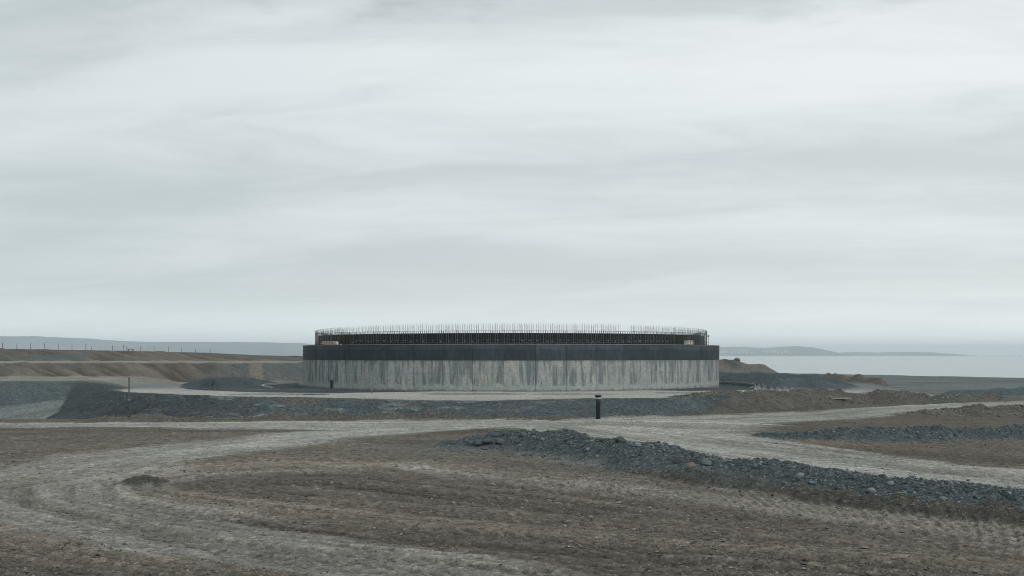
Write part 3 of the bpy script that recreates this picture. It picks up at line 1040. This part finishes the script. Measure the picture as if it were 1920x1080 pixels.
# raised panel near the left foot, coloured dark for a small opening's shade
h = empty('x')
bpy.data.objects.remove(h)
a = R(-50.3)
bm = bmesh.new()
bm_box(bm, (0, 0, 0), (.26, .07, .62), 0, .01)
o = bm_obj('opening_panel', bm, M_FORM, ring)
o.location = on_ring(a, RO + .02, .37)
o.rotation_euler = (0, 0, a)
bm = bmesh.new()
for s in (-1, 1):
    bm_box(bm, (s * .16, 0, 0), (.05, .1, .7))
bm_box(bm, (0, 0, .33), (.27, .1, .05))
f = bm_obj('opening_frame', bm, M_CORE, o)

# inner ring: black formwork with reinforcing bars standing above it
inner = empty('rebar_ring', (CX, CY, 0))
tag(inner, 'inner ring of upright steel bars over black formwork, rising inside the concrete ring', 'rebar cage')
RB = 18.86
bm_obj('formwork', ring_mesh(18.38, 18.62, 3.1, 4.66, 200), M_FORM, inner)
NB = 614


def bar_mesh(name, r, z0, z1, mat, seg=5):
    bm = bmesh.new()
    bm_lathe(bm, [(r, z0), (r, z1)], (0, 0, 0), seg)
    bmesh.ops.recalc_face_normals(bm, faces=bm.faces)
    me = bpy.data.meshes.new(name)
    bm.to_mesh(me)
    bm.free()
    me.materials.append(mat)
    return me


bar_me = [bar_mesh('rebar', .011, 0, 1.0, M_BAR), bar_mesh('rebar', .011, 0, 1.0, M_BARR), bar_mesh('rebar', .012, 0, 1.0, M_BAR)]
rest_v, rest_f = [], []
order = sorted(range(NB), key=lambda k: abs(((k + .5) / NB * 2 * math.pi + math.pi) % (2 * math.pi) - math.pi))
for n, k in enumerate(order):
    a = ((k + .5) / NB * 2 * math.pi + math.pi) % (2 * math.pi) - math.pi
    aa = a + random.uniform(-.0012, .0012)
    ztop = 5.08 + .36 * max(0, math.cos(a)) + random.uniform(-.035, .025)
    if R(28.6) < a < R(31.8):
        ztop = 4.72
    if n < 300:
        o = link('rebar', random.choice(bar_me), inner)
        o.location = on_ring(aa, RB + random.uniform(-.02, .02), 3.1)
        o.scale = (1, 1, ztop - 3.1)
        o.rotation_euler = (random.uniform(-.006, .006), random.uniform(-.006, .006), 0)
    else:
        b = len(rest_v)
        c = on_ring(aa, RB, 0)
        for z in (3.1, ztop):
            for q in range(4):
                rest_v.append((c.x + .011 * math.cos(q * math.pi / 2), c.y + .011 * math.sin(q * math.pi / 2), z))
        for q in range(4):
            rest_f.append((b + q, b + (q + 1) % 4, b + 4 + (q + 1) % 4, b + 4 + q))
        rest_f.append((b + 4, b + 5, b + 6, b + 7))
tag(pymesh('rear_rebars', rest_v, rest_f, M_BAR, inner), kind='stuff')
# thinner bars of the inner face, seen between the outer ones
v, f = [], []
for k in range(NB):
    a = (k + random.uniform(-.15, .15)) / NB * 2 * math.pi
    aw = (a + math.pi) % (2 * math.pi) - math.pi
    if R(28.4) < aw < R(31.9):
        continue
    c = on_ring(a, 18.32, 0)
    zt = 5.0 + .33 * max(0, math.cos(aw)) + random.uniform(-.08, .02)
    b = len(v)
    for z in (3.2, zt):
        for q in range(4):
            v.append((c.x + .009 * math.cos(q * math.pi / 2), c.y + .009 * math.sin(q * math.pi / 2), z))
    for q in range(4):
        f.append((b + q, b + (q + 1) % 4, b + 4 + (q + 1) % 4, b + 4 + q))
    f.append((b + 4, b + 5, b + 6, b + 7))
tag(pymesh('inner_face_bars', v, f, M_BAR, inner), kind='stuff')
# shorter rusty starter bars on the inner face
v, f = [], []
for k in range(NB):
    a = k / NB * 2 * math.pi
    c = on_ring(a, 18.25, 0)
    zt = 4.86 + random.uniform(-.1, .06)
    b = len(v)
    for z in (3.2, zt):
        for q in range(4):
            v.append((c.x + .018 * math.cos(q * math.pi / 2), c.y + .018 * math.sin(q * math.pi / 2), z))
    for q in range(4):
        f.append((b + q, b + (q + 1) % 4, b + 4 + (q + 1) % 4, b + 4 + q))
    f.append((b + 4, b + 5, b + 6, b + 7))
tag(pymesh('starter_bars', v, f, M_BARR, inner), kind='stuff')
for z, r in ((4.83, RB + .045), (4.1, RB + .045), (3.9, RB + .045)):
    bm_obj('hoop_bar', ring_mesh(r - .012, r + .012, z - .012, z + .012, 200), M_BARR, inner)
# spacer blocks tied to the outer bars, seen as a row of pale dots
for k in range(46):
    a = R(-46 + k * 2.02 + random.uniform(-.5, .5))
    bm = bmesh.new()
    bm_box(bm, (0, 0, 0), (random.uniform(.06, .16), .06, random.uniform(.05, .09)))
    o = bm_obj('spacer_block', bm, M_COPE, inner)
    o.location = on_ring(a, RB + .07, 4.02 + random.uniform(-.05, .05))
    o.rotation_euler = (0, 0, a)


# things lying on the wall top
def plank_stack():
    a = R(-52.6)
    p = on_ring(a, 19.68, Z_C)
    root = empty('plank_stack', (CX + p.x, CY + p.y, Z_C), a)
    tag(root, 'loose stack of raw timber planks lying on the ring wall, left end', 'timber')
    for i in range(11):
        lay, col = divmod(i, 3)
        L = random.uniform(1.7, 2.7)
        bm = bmesh.new()
        bm_box(bm, (0, 0, 0), (L, .15, .07), 0, .006)
        o = bm_obj('plank', bm, M_WOOD, root)
        o.location = (random.uniform(-.35, .35), (col - 1) * .17, .037 + lay * .082)
        o.rotation_euler = (0, random.uniform(-.012, .012), random.uniform(-.05, .05))


def crate(phi, label):
    a = R(phi)
    p = on_ring(a, 19.7, Z_C)
    root = empty('site_crate', (CX + p.x, CY + p.y, Z_C), a)
    tag(root, label, 'crate', 'pale crates on the ring wall')
    for x in (-.17, .17):
        bm = bmesh.new()
        bm_box(bm, (x, 0, .16), (.06, .36, .30), 0, .004)
        bm_obj('end_board', bm, M_CRATE, root)
    bm = bmesh.new()
    bm_box(bm, (0, 0, .15), (.275, .34, .24), 0, .004)
    bm_obj('body', bm, M_CRATE, root)
    bm = bmesh.new()
    bm_box(bm, (0, -.172, .15), (.10, .01, .14))
    bm_obj('slot', bm, M_MARK, root)
    bm = bmesh.new()
    bm_box(bm, (0, 0, .335), (.44, .40, .045), 0, .004)
    bm_obj('lid', bm, M_CRATE, root)


plank_stack()
crate(50.4, 'left one of two pale crates on the right end of the ring wall')
crate(52.0, 'right one of two pale crates on the right end of the ring wall')
a = R(-49.0)
p = on_ring(a, 19.75, Z_C)
b = empty('bucket', (CX + p.x, CY + p.y, Z_C))
tag(b, 'small pale bucket on the ring wall just right of the plank stack', 'bucket')
bm = bmesh.new()
bm_lathe(bm, [(.085, 0), (.11, .2), (.12, .2), (.12, .22), (.10, .22), (.08, .04)], (0, 0, 0), 12)
bm_obj('body', bm, M_WHITE, b)
bm = bmesh.new()
bm_lathe(bm, [(.02, 0), (.02, .12)], (.2, 0, 0), 6)
bm_box(bm, (.2, 0, .12), (.16, .16, .03))
bm_obj('lid', bm, M_BLACK, b)
# slim pole at the right flank of the inner ring
a = R(88)
p = on_ring(a, 19.2, 3.1)
pl = empty('slim_pole', (CX + p.x, CY + p.y, 3.1))
tag(pl, 'slim pale pole standing at the right flank of the rebar ring', 'pole')
bm = bmesh.new()
bm_lathe(bm, [(.025, 0), (.025, 1.75)], (0, 0, 0), 8)
bm_obj('shaft', bm, M_KERB, pl)
bm = bmesh.new()
bm_box(bm, (0, 0, 1.62), (.16, .16, .12), 0, .01)
bm_obj('head', bm, M_COPE, pl)

# pale kerb of the ditch, both flanks and behind
kb = empty('ditch_kerb', (CX, CY, 0))
tag(kb, 'thin pale kerb curving round the dark ditch at the foot of the ring', 'kerb')
for k in range(48):
    a0, a1 = R(62 + k * 236 / 48), R(62 + (k + 1) * 236 / 48 - .25)
    bm_obj('kerb_stone', arc_block(a0, a1, 23.62, 23.86, -.35, .09, 4, .015), M_KERB, kb)


# ------------------------------------------------------------------ standpipe and posts
def standpipe():
    x, y = 5.1, 63.1
    z = gz(x, y)
    root = empty('standpipe', (x, y, z - .02))
    tag(root, 'black standpipe with flared cap and white band, before the embankment', 'standpipe')
    s = 1.0
    bm = bmesh.new()
    bm_lathe(bm, [(.125, -.3), (.125, .02), (.135, .03), (.135, .9), (.143, .92), (.143, 1.21), (.13, 1.23)], (0, 0, 0), 20)
    bm_obj('pipe', bm, M_BLACK, root, True)
    bm = bmesh.new()
    bm_lathe(bm, [(.128, 1.231), (.14, 1.24), (.14, 1.285), (.128, 1.295)], (0, 0, 0), 20)
    bm_obj('white_band', bm, M_WHITE, root, True)
    bm = bmesh.new()
    bm_lathe(bm, [(.13, 1.297), (.15, 1.31), (.20, 1.40), (.205, 1.43), (.19, 1.44), (.14, 1.36)], (0, 0, 0), 20)
    bm_obj('flared_cap', bm, M_BLACK, root, True)


def tall_post():
    x, y = at(242, 65.4), 65.4
    z = gz(x, y)
    root = empty('marker_post', (x, y, z))
    tag(root, 'tall grey marker post with rusty foot, on the left gravel slope', 'post')
    bm = bmesh.new()
    bm_lathe(bm, [(.035, -.3), (.035, .6)], (0, 0, 0), 10)
    bm_obj('rusty_foot', bm, M_RUST, root, True)
    bm = bmesh.new()
    bm_lathe(bm, [(.04, .50), (.044, .52), (.044, 2.0), (.04, 2.02)], (0, 0, 0), 12)
    bm_obj('sleeve', bm, M_POSTG, root, True)
    bm = bmesh.new()
    bm_lathe(bm, [(.075, .56), (.08, .58), (.08, .66), (.075, .68)], (0, 0, 0), 12)
    bm_obj('collar', bm, M_COPE, root, True)
    bm = bmesh.new()
    bm_lathe(bm, [(.062, 2.021), (.062, 2.05), (.03, 2.09)], (0, 0, 0), 12)
    bm_obj('cap', bm, M_KERB, root, True)
    bm = bmesh.new()
    bm_box(bm, (.075, -.02, 1.93), (.06, .06, .2), 0, .008)
    bm_obj('bracket', bm, M_KERB, root)


def thin_post(px, d, h, label, ball=True, r=.022):
    x = at(px, d)
    z = gz(x, d)
    root = empty('thin_post', (x, d, z))
    tag(root, label, 'post')
    bm = bmesh.new()
    bm_lathe(bm, [(r, -.2), (r, h)], (0, 0, 0), 8)
    bm_obj('shaft', bm, M_POSTG, root, True)
    for zz, rr in ((h, .055), (.12, .05)) if ball else ((h - .05, .04),):
        bm = bmesh.new()
        bmesh.ops.create_icosphere(bm, subdivisions=2, radius=rr, matrix=Matrix.Translation((0, 0, zz)))
        bm_obj('knob' if ball else 'tip', bm, M_KERB, root, True)


standpipe()
tall_post()
thin_post(221, 66.6, 1.42, 'thin post with round knobs, left of the tall marker post')
thin_post(234, 66.8, .55, 'short thin stake between the two left posts', False, .018)
thin_post(938, 64.9, .78, 'slim stake on the embankment, mid picture below the ring', False, .018)
thin_post(822, 65.0, .5, 'short slim stake on the embankment, left of the mid picture stake', False, .016)
thin_post(697, 79.6, .35, 'short dark stake at the ditch edge, below the ring', False, .03)
thin_post(1414, 82.5, .45, 'short stake at the right end of the white puddle', False, .03)

# fence posts on the left crest
fx = [5, 31.5, 57, 84, 110, 135, 161, 171, 211, 232, 238, 264, 289, 316, 341, 367, 394]
fh = [.95, .95, .95, .92, .95, .95, .95, .5, .95, 1.0, .85, .92, .95, .92, .92, .85, .85]
for i, (px, hh) in enumerate(zip(fx, fh)):
    d = 165.5
    x = at(px, d)
    z = gz(x, d)
    root = empty('fence_post', (x, d, z))
    root.rotation_euler = (random.uniform(-.02, .02), random.uniform(-.035, .035), random.uniform(0, 3))
    tag(root, 'thin fence post on the left crest, %s from the left edge' % ORD[i], 'fence post', 'fence posts on the left crest')
    m = M_FENCED if i in (0, 1) else M_FENCE
    bm = bmesh.new()
    bm_box(bm, (0, 0, hh / 2 - .15), (.065, .065, hh + .3), 0, .008)
    bm_obj('shaft', bm, m, root)
    bm = bmesh.new()
    bm_lathe(bm, [(.045, 0), (.045, .02), (.005, .06)], (0, 0, hh + .001), 6)
    bm_obj('tip', bm, m, root)
# timber trestle and rubble beside the fence
d = 163.5
x = at(245, d)
root = empty('timber_trestle', (x, d, gz(x, d)))
tag(root, 'low timber trestle on the left crest beside the fence posts', 'trestle')
bm = bmesh.new()
bm_box(bm, (0, 0, .42), (.9, .3, .12), 0, .01)
bm_obj('top_beam', bm, M_FENCE, root)
for s in (-1, 1):
    bm = bmesh.new()
    bm_box(bm, (s * .36, 0, .1), (.09, .22, .5), 0, .008)
    bm_obj('leg', bm, M_FENCE, root)


# ------------------------------------------------------------------ stones and rubble
def stone_mesh(name, mat, sub, seed):
    rnd = random.Random(seed)
    bm = bmesh.new()
    bmesh.ops.create_icosphere(bm, subdivisions=sub, radius=1.0)
    k = Vector((rnd.uniform(.8, 1.2), rnd.uniform(.65, 1.0), rnd.uniform(.5, .8)))
    cuts = [(Vector((rnd.uniform(-1, 1), rnd.uniform(-1, 1), rnd.uniform(-.6, 1))).normalized(), rnd.uniform(.55, .85)) for _ in range(6)]
    for v in bm.verts:
        p = v.co.copy()
        for nrm, lim in cuts:
            dd = p.dot(nrm)
            if dd > lim:
                p -= nrm * (dd - lim) * .85
        p *= rnd.uniform(.93, 1.07)
        v.co = Vector((p.x * k.x, p.y * k.y, p.z * k.z))
    me = bpy.data.meshes.new(name)
    bm.to_mesh(me)
    bm.free()
    me.materials.append(mat)
    return me


STONES = [stone_mesh('stone', M_STONE, 2, s) for s in range(7)]
STONESB = [stone_mesh('stone', M_STONEB, 2, s + 20) for s in range(3)]


def add_stone(parent, x, y, size, brown=False, z=None, sink=.25):
    me = random.choice(STONESB if brown else STONES)
    o = link('stone', me, parent)
    zz = gz(x, y) if z is None else z
    o.location = (x, y, zz + size * (.55 - sink))
    o.scale = (size, size, size)
    o.rotation_euler = (random.uniform(-.4, .4), random.uniform(-.4, .4), random.uniform(0, 6.28))
    return o


ICO = None
OCT = (np.array([(1, 0, 0), (-1, 0, 0), (0, 1, 0), (0, -1, 0), (0, 0, 1), (0, 0, -1)], float),
       np.array([(0, 2, 4), (2, 1, 4), (1, 3, 4), (3, 0, 4), (2, 0, 5), (1, 2, 5), (3, 1, 5), (0, 3, 5)]))


def rubble(name, xs, ys, sizes, mat, parent=None, label=None, flat=.7, sink=.15, shape=None):
    """many small stones as one mesh, each a real little polyhedron on the ground"""
    global ICO
    if ICO is None:
        bm = bmesh.new()
        bmesh.ops.create_icosphere(bm, subdivisions=1, radius=1.0)
        ICO = (np.array([v.co[:] for v in bm.verts]), np.array([[v.index for v in f.verts] for f in bm.faces]))
        bm.free()
    V, F = shape or ICO
    n = len(xs)
    z = terrain(xs, ys)[0]
    sc = RNG.uniform(.6, 1.25, (n, 1, 3)) * np.array([1, 1, flat])
    jit = 1 + RNG.uniform(-.25, .25, (n, len(V), 1))
    P = V[None] * sc * jit
    a = RNG.uniform(0, 2 * np.pi, n)
    tl = RNG.uniform(-.5, .5, n)
    ct, st_ = np.cos(tl)[:, None], np.sin(tl)[:, None]
    Px, Pz = P[..., 0] * ct - P[..., 2] * st_, P[..., 0] * st_ + P[..., 2] * ct
    ca, sa = np.cos(a)[:, None], np.sin(a)[:, None]
    X, Y = Px * ca - P[..., 1] * sa, Px * sa + P[..., 1] * ca
    s = sizes[:, None]
    co = np.stack([X * s + xs[:, None], Y * s + ys[:, None], Pz * s + z[:, None] + s * (.45 - sink)], -1).reshape(-1, 3)
    f = (F[None] + (np.arange(n) * len(V))[:, None, None]).reshape(-1, 3)
    me = bpy.data.meshes.new(name)
    me.vertices.add(len(co))
    me.vertices.foreach_set('co', co.astype(np.float32).ravel())
    me.loops.add(len(f) * 3)
    me.loops.foreach_set('vertex_index', f.astype(np.int32).ravel())
    me.polygons.add(len(f))
    me.polygons.foreach_set('loop_start', np.arange(0, len(f) * 3, 3, dtype=np.int32))
    me.polygons.foreach_set('loop_total', np.full(len(f), 3, np.int32))
    me.polygons.foreach_set('use_smooth', np.zeros(len(f), bool))
    at_ = me.attributes.new('tone', 'FLOAT', 'POINT')
    at_.data.foreach_set('value', np.repeat(RNG.beta(1.6, 3.2, n), len(V)).astype(np.float32))
    me.update(calc_edges=True)
    me.materials.append(mat)
    o = link(name, me, parent)
    o['kind'] = 'stuff'
    if label:
        o['label'] = label
    return o


def scatter(pts, n, spread, bias=0.0):
    pts = np.array(pts, float)
    seg = np.hypot(*np.diff(pts[:, :2], axis=0).T)
    cum = np.concatenate([[0], np.cumsum(seg)])
    s = RNG.uniform(0, cum[-1], n)
    x, y, w = (np.interp(s, cum, pts[:, k]) for k in range(3))
    k = np.clip(np.searchsorted(cum, s) - 1, 0, len(seg) - 1)
    d = np.diff(pts[:, :2], axis=0)[k] / seg[k][:, None]
    o = np.clip(RNG.normal(bias, .5, n), -1.5, 1.5) * w * spread
    return x - d[:, 1] * o, y + d[:, 0] * o


for zid, name, pts, label, n1, n2 in ((Z_B1, 'rubble_berm', BERM_1, 'long dark rubble berm with boulders curving across the right foreground', 14000, 230),
                                      (Z_B2, 'rubble_berm', BERM_2, 'shorter dark rubble berm beyond the road at the right edge', 6000, 50)):
    root = empty(name, (0, 0, 0))
    tag(root, label, 'rubble berm')
    G[zid].parent = root
    xs, ys = scatter(pts, n1, 1.0)
    sz = .014 + .060 * RNG.beta(1.0, 5.0, n1)
    rubble('rubble', xs, ys, sz, M_PEB, root)
    xs, ys = scatter(pts, n1 // 5, 1.75)
    rubble('spilled_stones', xs, ys, .012 + .05 * RNG.beta(1.0, 5.0, n1 // 5), M_PEB, root)
    xs, ys = scatter(pts, n2, .85, .15 if zid == Z_B1 else 0)
    zs = terrain(xs, ys)[0]
    for x, y, z in zip(xs, ys, zs):
        add_stone(root, x, y, random.choice((.045, .05, .06, .07, .08, .10)), random.random() < .06, z)
    if zid == Z_B1:
        # the boulders that stand out
        for x, y, s, br in ((3.9, 38.2, .22, 0), (5.25, 33.8, .2, 0), (6.05, 33.2, .21, 0), (5.5, 32.6, .2, 1), (6.6, 33.2, .15, 0), (8.2, 30.4, .15, 0), (10.7, 26.5, .16, 0), (4.3, 36.5, .16, 0), (7.2, 31.7, .14, 0), (9.5, 28.2, .13, 0)):
            add_stone(root, x, y, s, bool(br))
        # cluster of big dark blocks near the far tip
        for x, y, s in ((-1.35, 43.0, .22), (-.95, 42.8, .22), (-.45, 42.7, .24), (.0, 42.8, .20), (-.7, 43.3, .2), (.45, 42.9, .22), (-1.7, 43.3, .17), (.8, 42.7, .16), (-.2, 43.3, .2), (-1.1, 42.3, .15), (.2, 42.2, .14)):
            o = add_stone(root, x, y, s, False, None, .3)
            o.material_slots[0].link = 'OBJECT'
            o.material_slots[0].material = M_BLOCK

# rubble on the small heap, on the right grey heap and on the embankment top
n = 90
a, q = RNG.uniform(0, 6.28, n), np.sqrt(RNG.uniform(0, 1, n)) * .95
rubble('rubble', -10.95 + q * np.cos(a) * .9, 31.6 + q * np.sin(a), .012 + .035 * RNG.beta(1.2, 3.5, n), M_CLOD, G[Z_SMALL])
xs, ys = scatter(GREY_3, 900, 1.0)
rubble('rubble', xs, ys, .03 + .07 * RNG.beta(1.2, 3.5, 900), M_PEB, G[Z_G3])
xs, ys = scatter(SOIL_1, 2600, 1.3)
rubble('clods', xs, ys, .010 + .045 * RNG.beta(1.0, 5.0, 2600), M_CLOD, G[Z_SOIL])
xs, ys = scatter(TOE_1, 1500, 1.2)
rubble('clods', xs, ys, .02 + .07 * RNG.beta(1.0, 4.5, 1500), M_CLOD, G[Z_TOE])
for zid, pts in ((Z_R1, RIDGE_1), (Z_R2, RIDGE_2), (Z_R3, RIDGE_3)):
    if zid in G:
        xs, ys = scatter(pts, 900, 1.2)
        rubble('clods', xs, ys, .03 + .13 * RNG.beta(1.0, 5.0, 900), M_CLOD, G[zid])

# loose clods and pebbles over the dirt and roads
n = 110000
dd = np.exp(RNG.uniform(math.log(15.5), math.log(60), n))
xx = dd * RNG.uniform(-.6, .6, n)
_, cc, zz, _ = terrain(xx, dd)
keep = ((zz == Z_GROUND) | ((zz == Z_ROAD) & (RNG.uniform(0, 1, n) < .16))) & (fbm(xx * .5, dd * .5, 301, 3) > RNG.uniform(-.6, .5, n))
xx, dd = xx[keep], dd[keep]
csz = .010 + .062 * RNG.beta(1.0, 6.5, len(xx))
csz[::32] += RNG.uniform(.01, .05, len(csz[::32]))
o = rubble('soil_clods', xx, dd, csz, M_CLOD, None, 'loose soil clods and pebbles scattered over the brown dirt', .6, .2, OCT)

# boulder on the crest of the far spoil heap
x, y = 35.6, 168.6
b = link('boulder', stone_mesh('boulder', M_STONEB, 2, 71))
b.location = (x, y, gz(x, y) + .25)
b.scale = (.55, .55, .75)
tag(b, 'rounded ochre boulder on top of the far spoil heap', 'boulder')


# white panel put in for a puddle; its colour replaces the sky reflection
x, y = 24.6, 80.6
ps = empty('puddle_panel', (x, y, float(terrain(x + np.linspace(-.7, .7, 5), np.full(5, y))[0].mean()) + .01), .12)
tag(ps, 'flat white panel standing in for a bright puddle right of the ring', 'puddle panel')
bm = bmesh.new()
bm_box(bm, (0, 0, .02), (1.5, 1.3, .04), 0, .006)
bm_obj('panel', bm, M_WHITE, ps)
bm = bmesh.new()
bm_box(bm, (0, -.67, .05), (1.5, .05, .10), 0, .004)
bm_obj('panel_edge', bm, M_KERB, ps)


# ------------------------------------------------------------------ sea haze
def build_haze():
    m = bpy.data.materials.new('sea_haze')
    m.use_nodes = True
    t = NT(m.node_tree)
    v = t.n('ShaderNodeVolumePrincipled')
    v.inputs['Color'].default_value = (.91, .965, 1.0, 1)
    v.inputs['Density'].default_value = 1.65e-4
    v.inputs['Anisotropy'].default_value = .1
    o = t.n('ShaderNodeOutputMaterial')
    t.nt.links.new(v.outputs[0], o.inputs['Volume'])
    bm = bmesh.new()
    bm_box(bm, (0, 0, 52), (30400, 30400, 126))
    o = bm_obj('haze', bm, m)
    tag(o, kind='stuff')


build_haze()
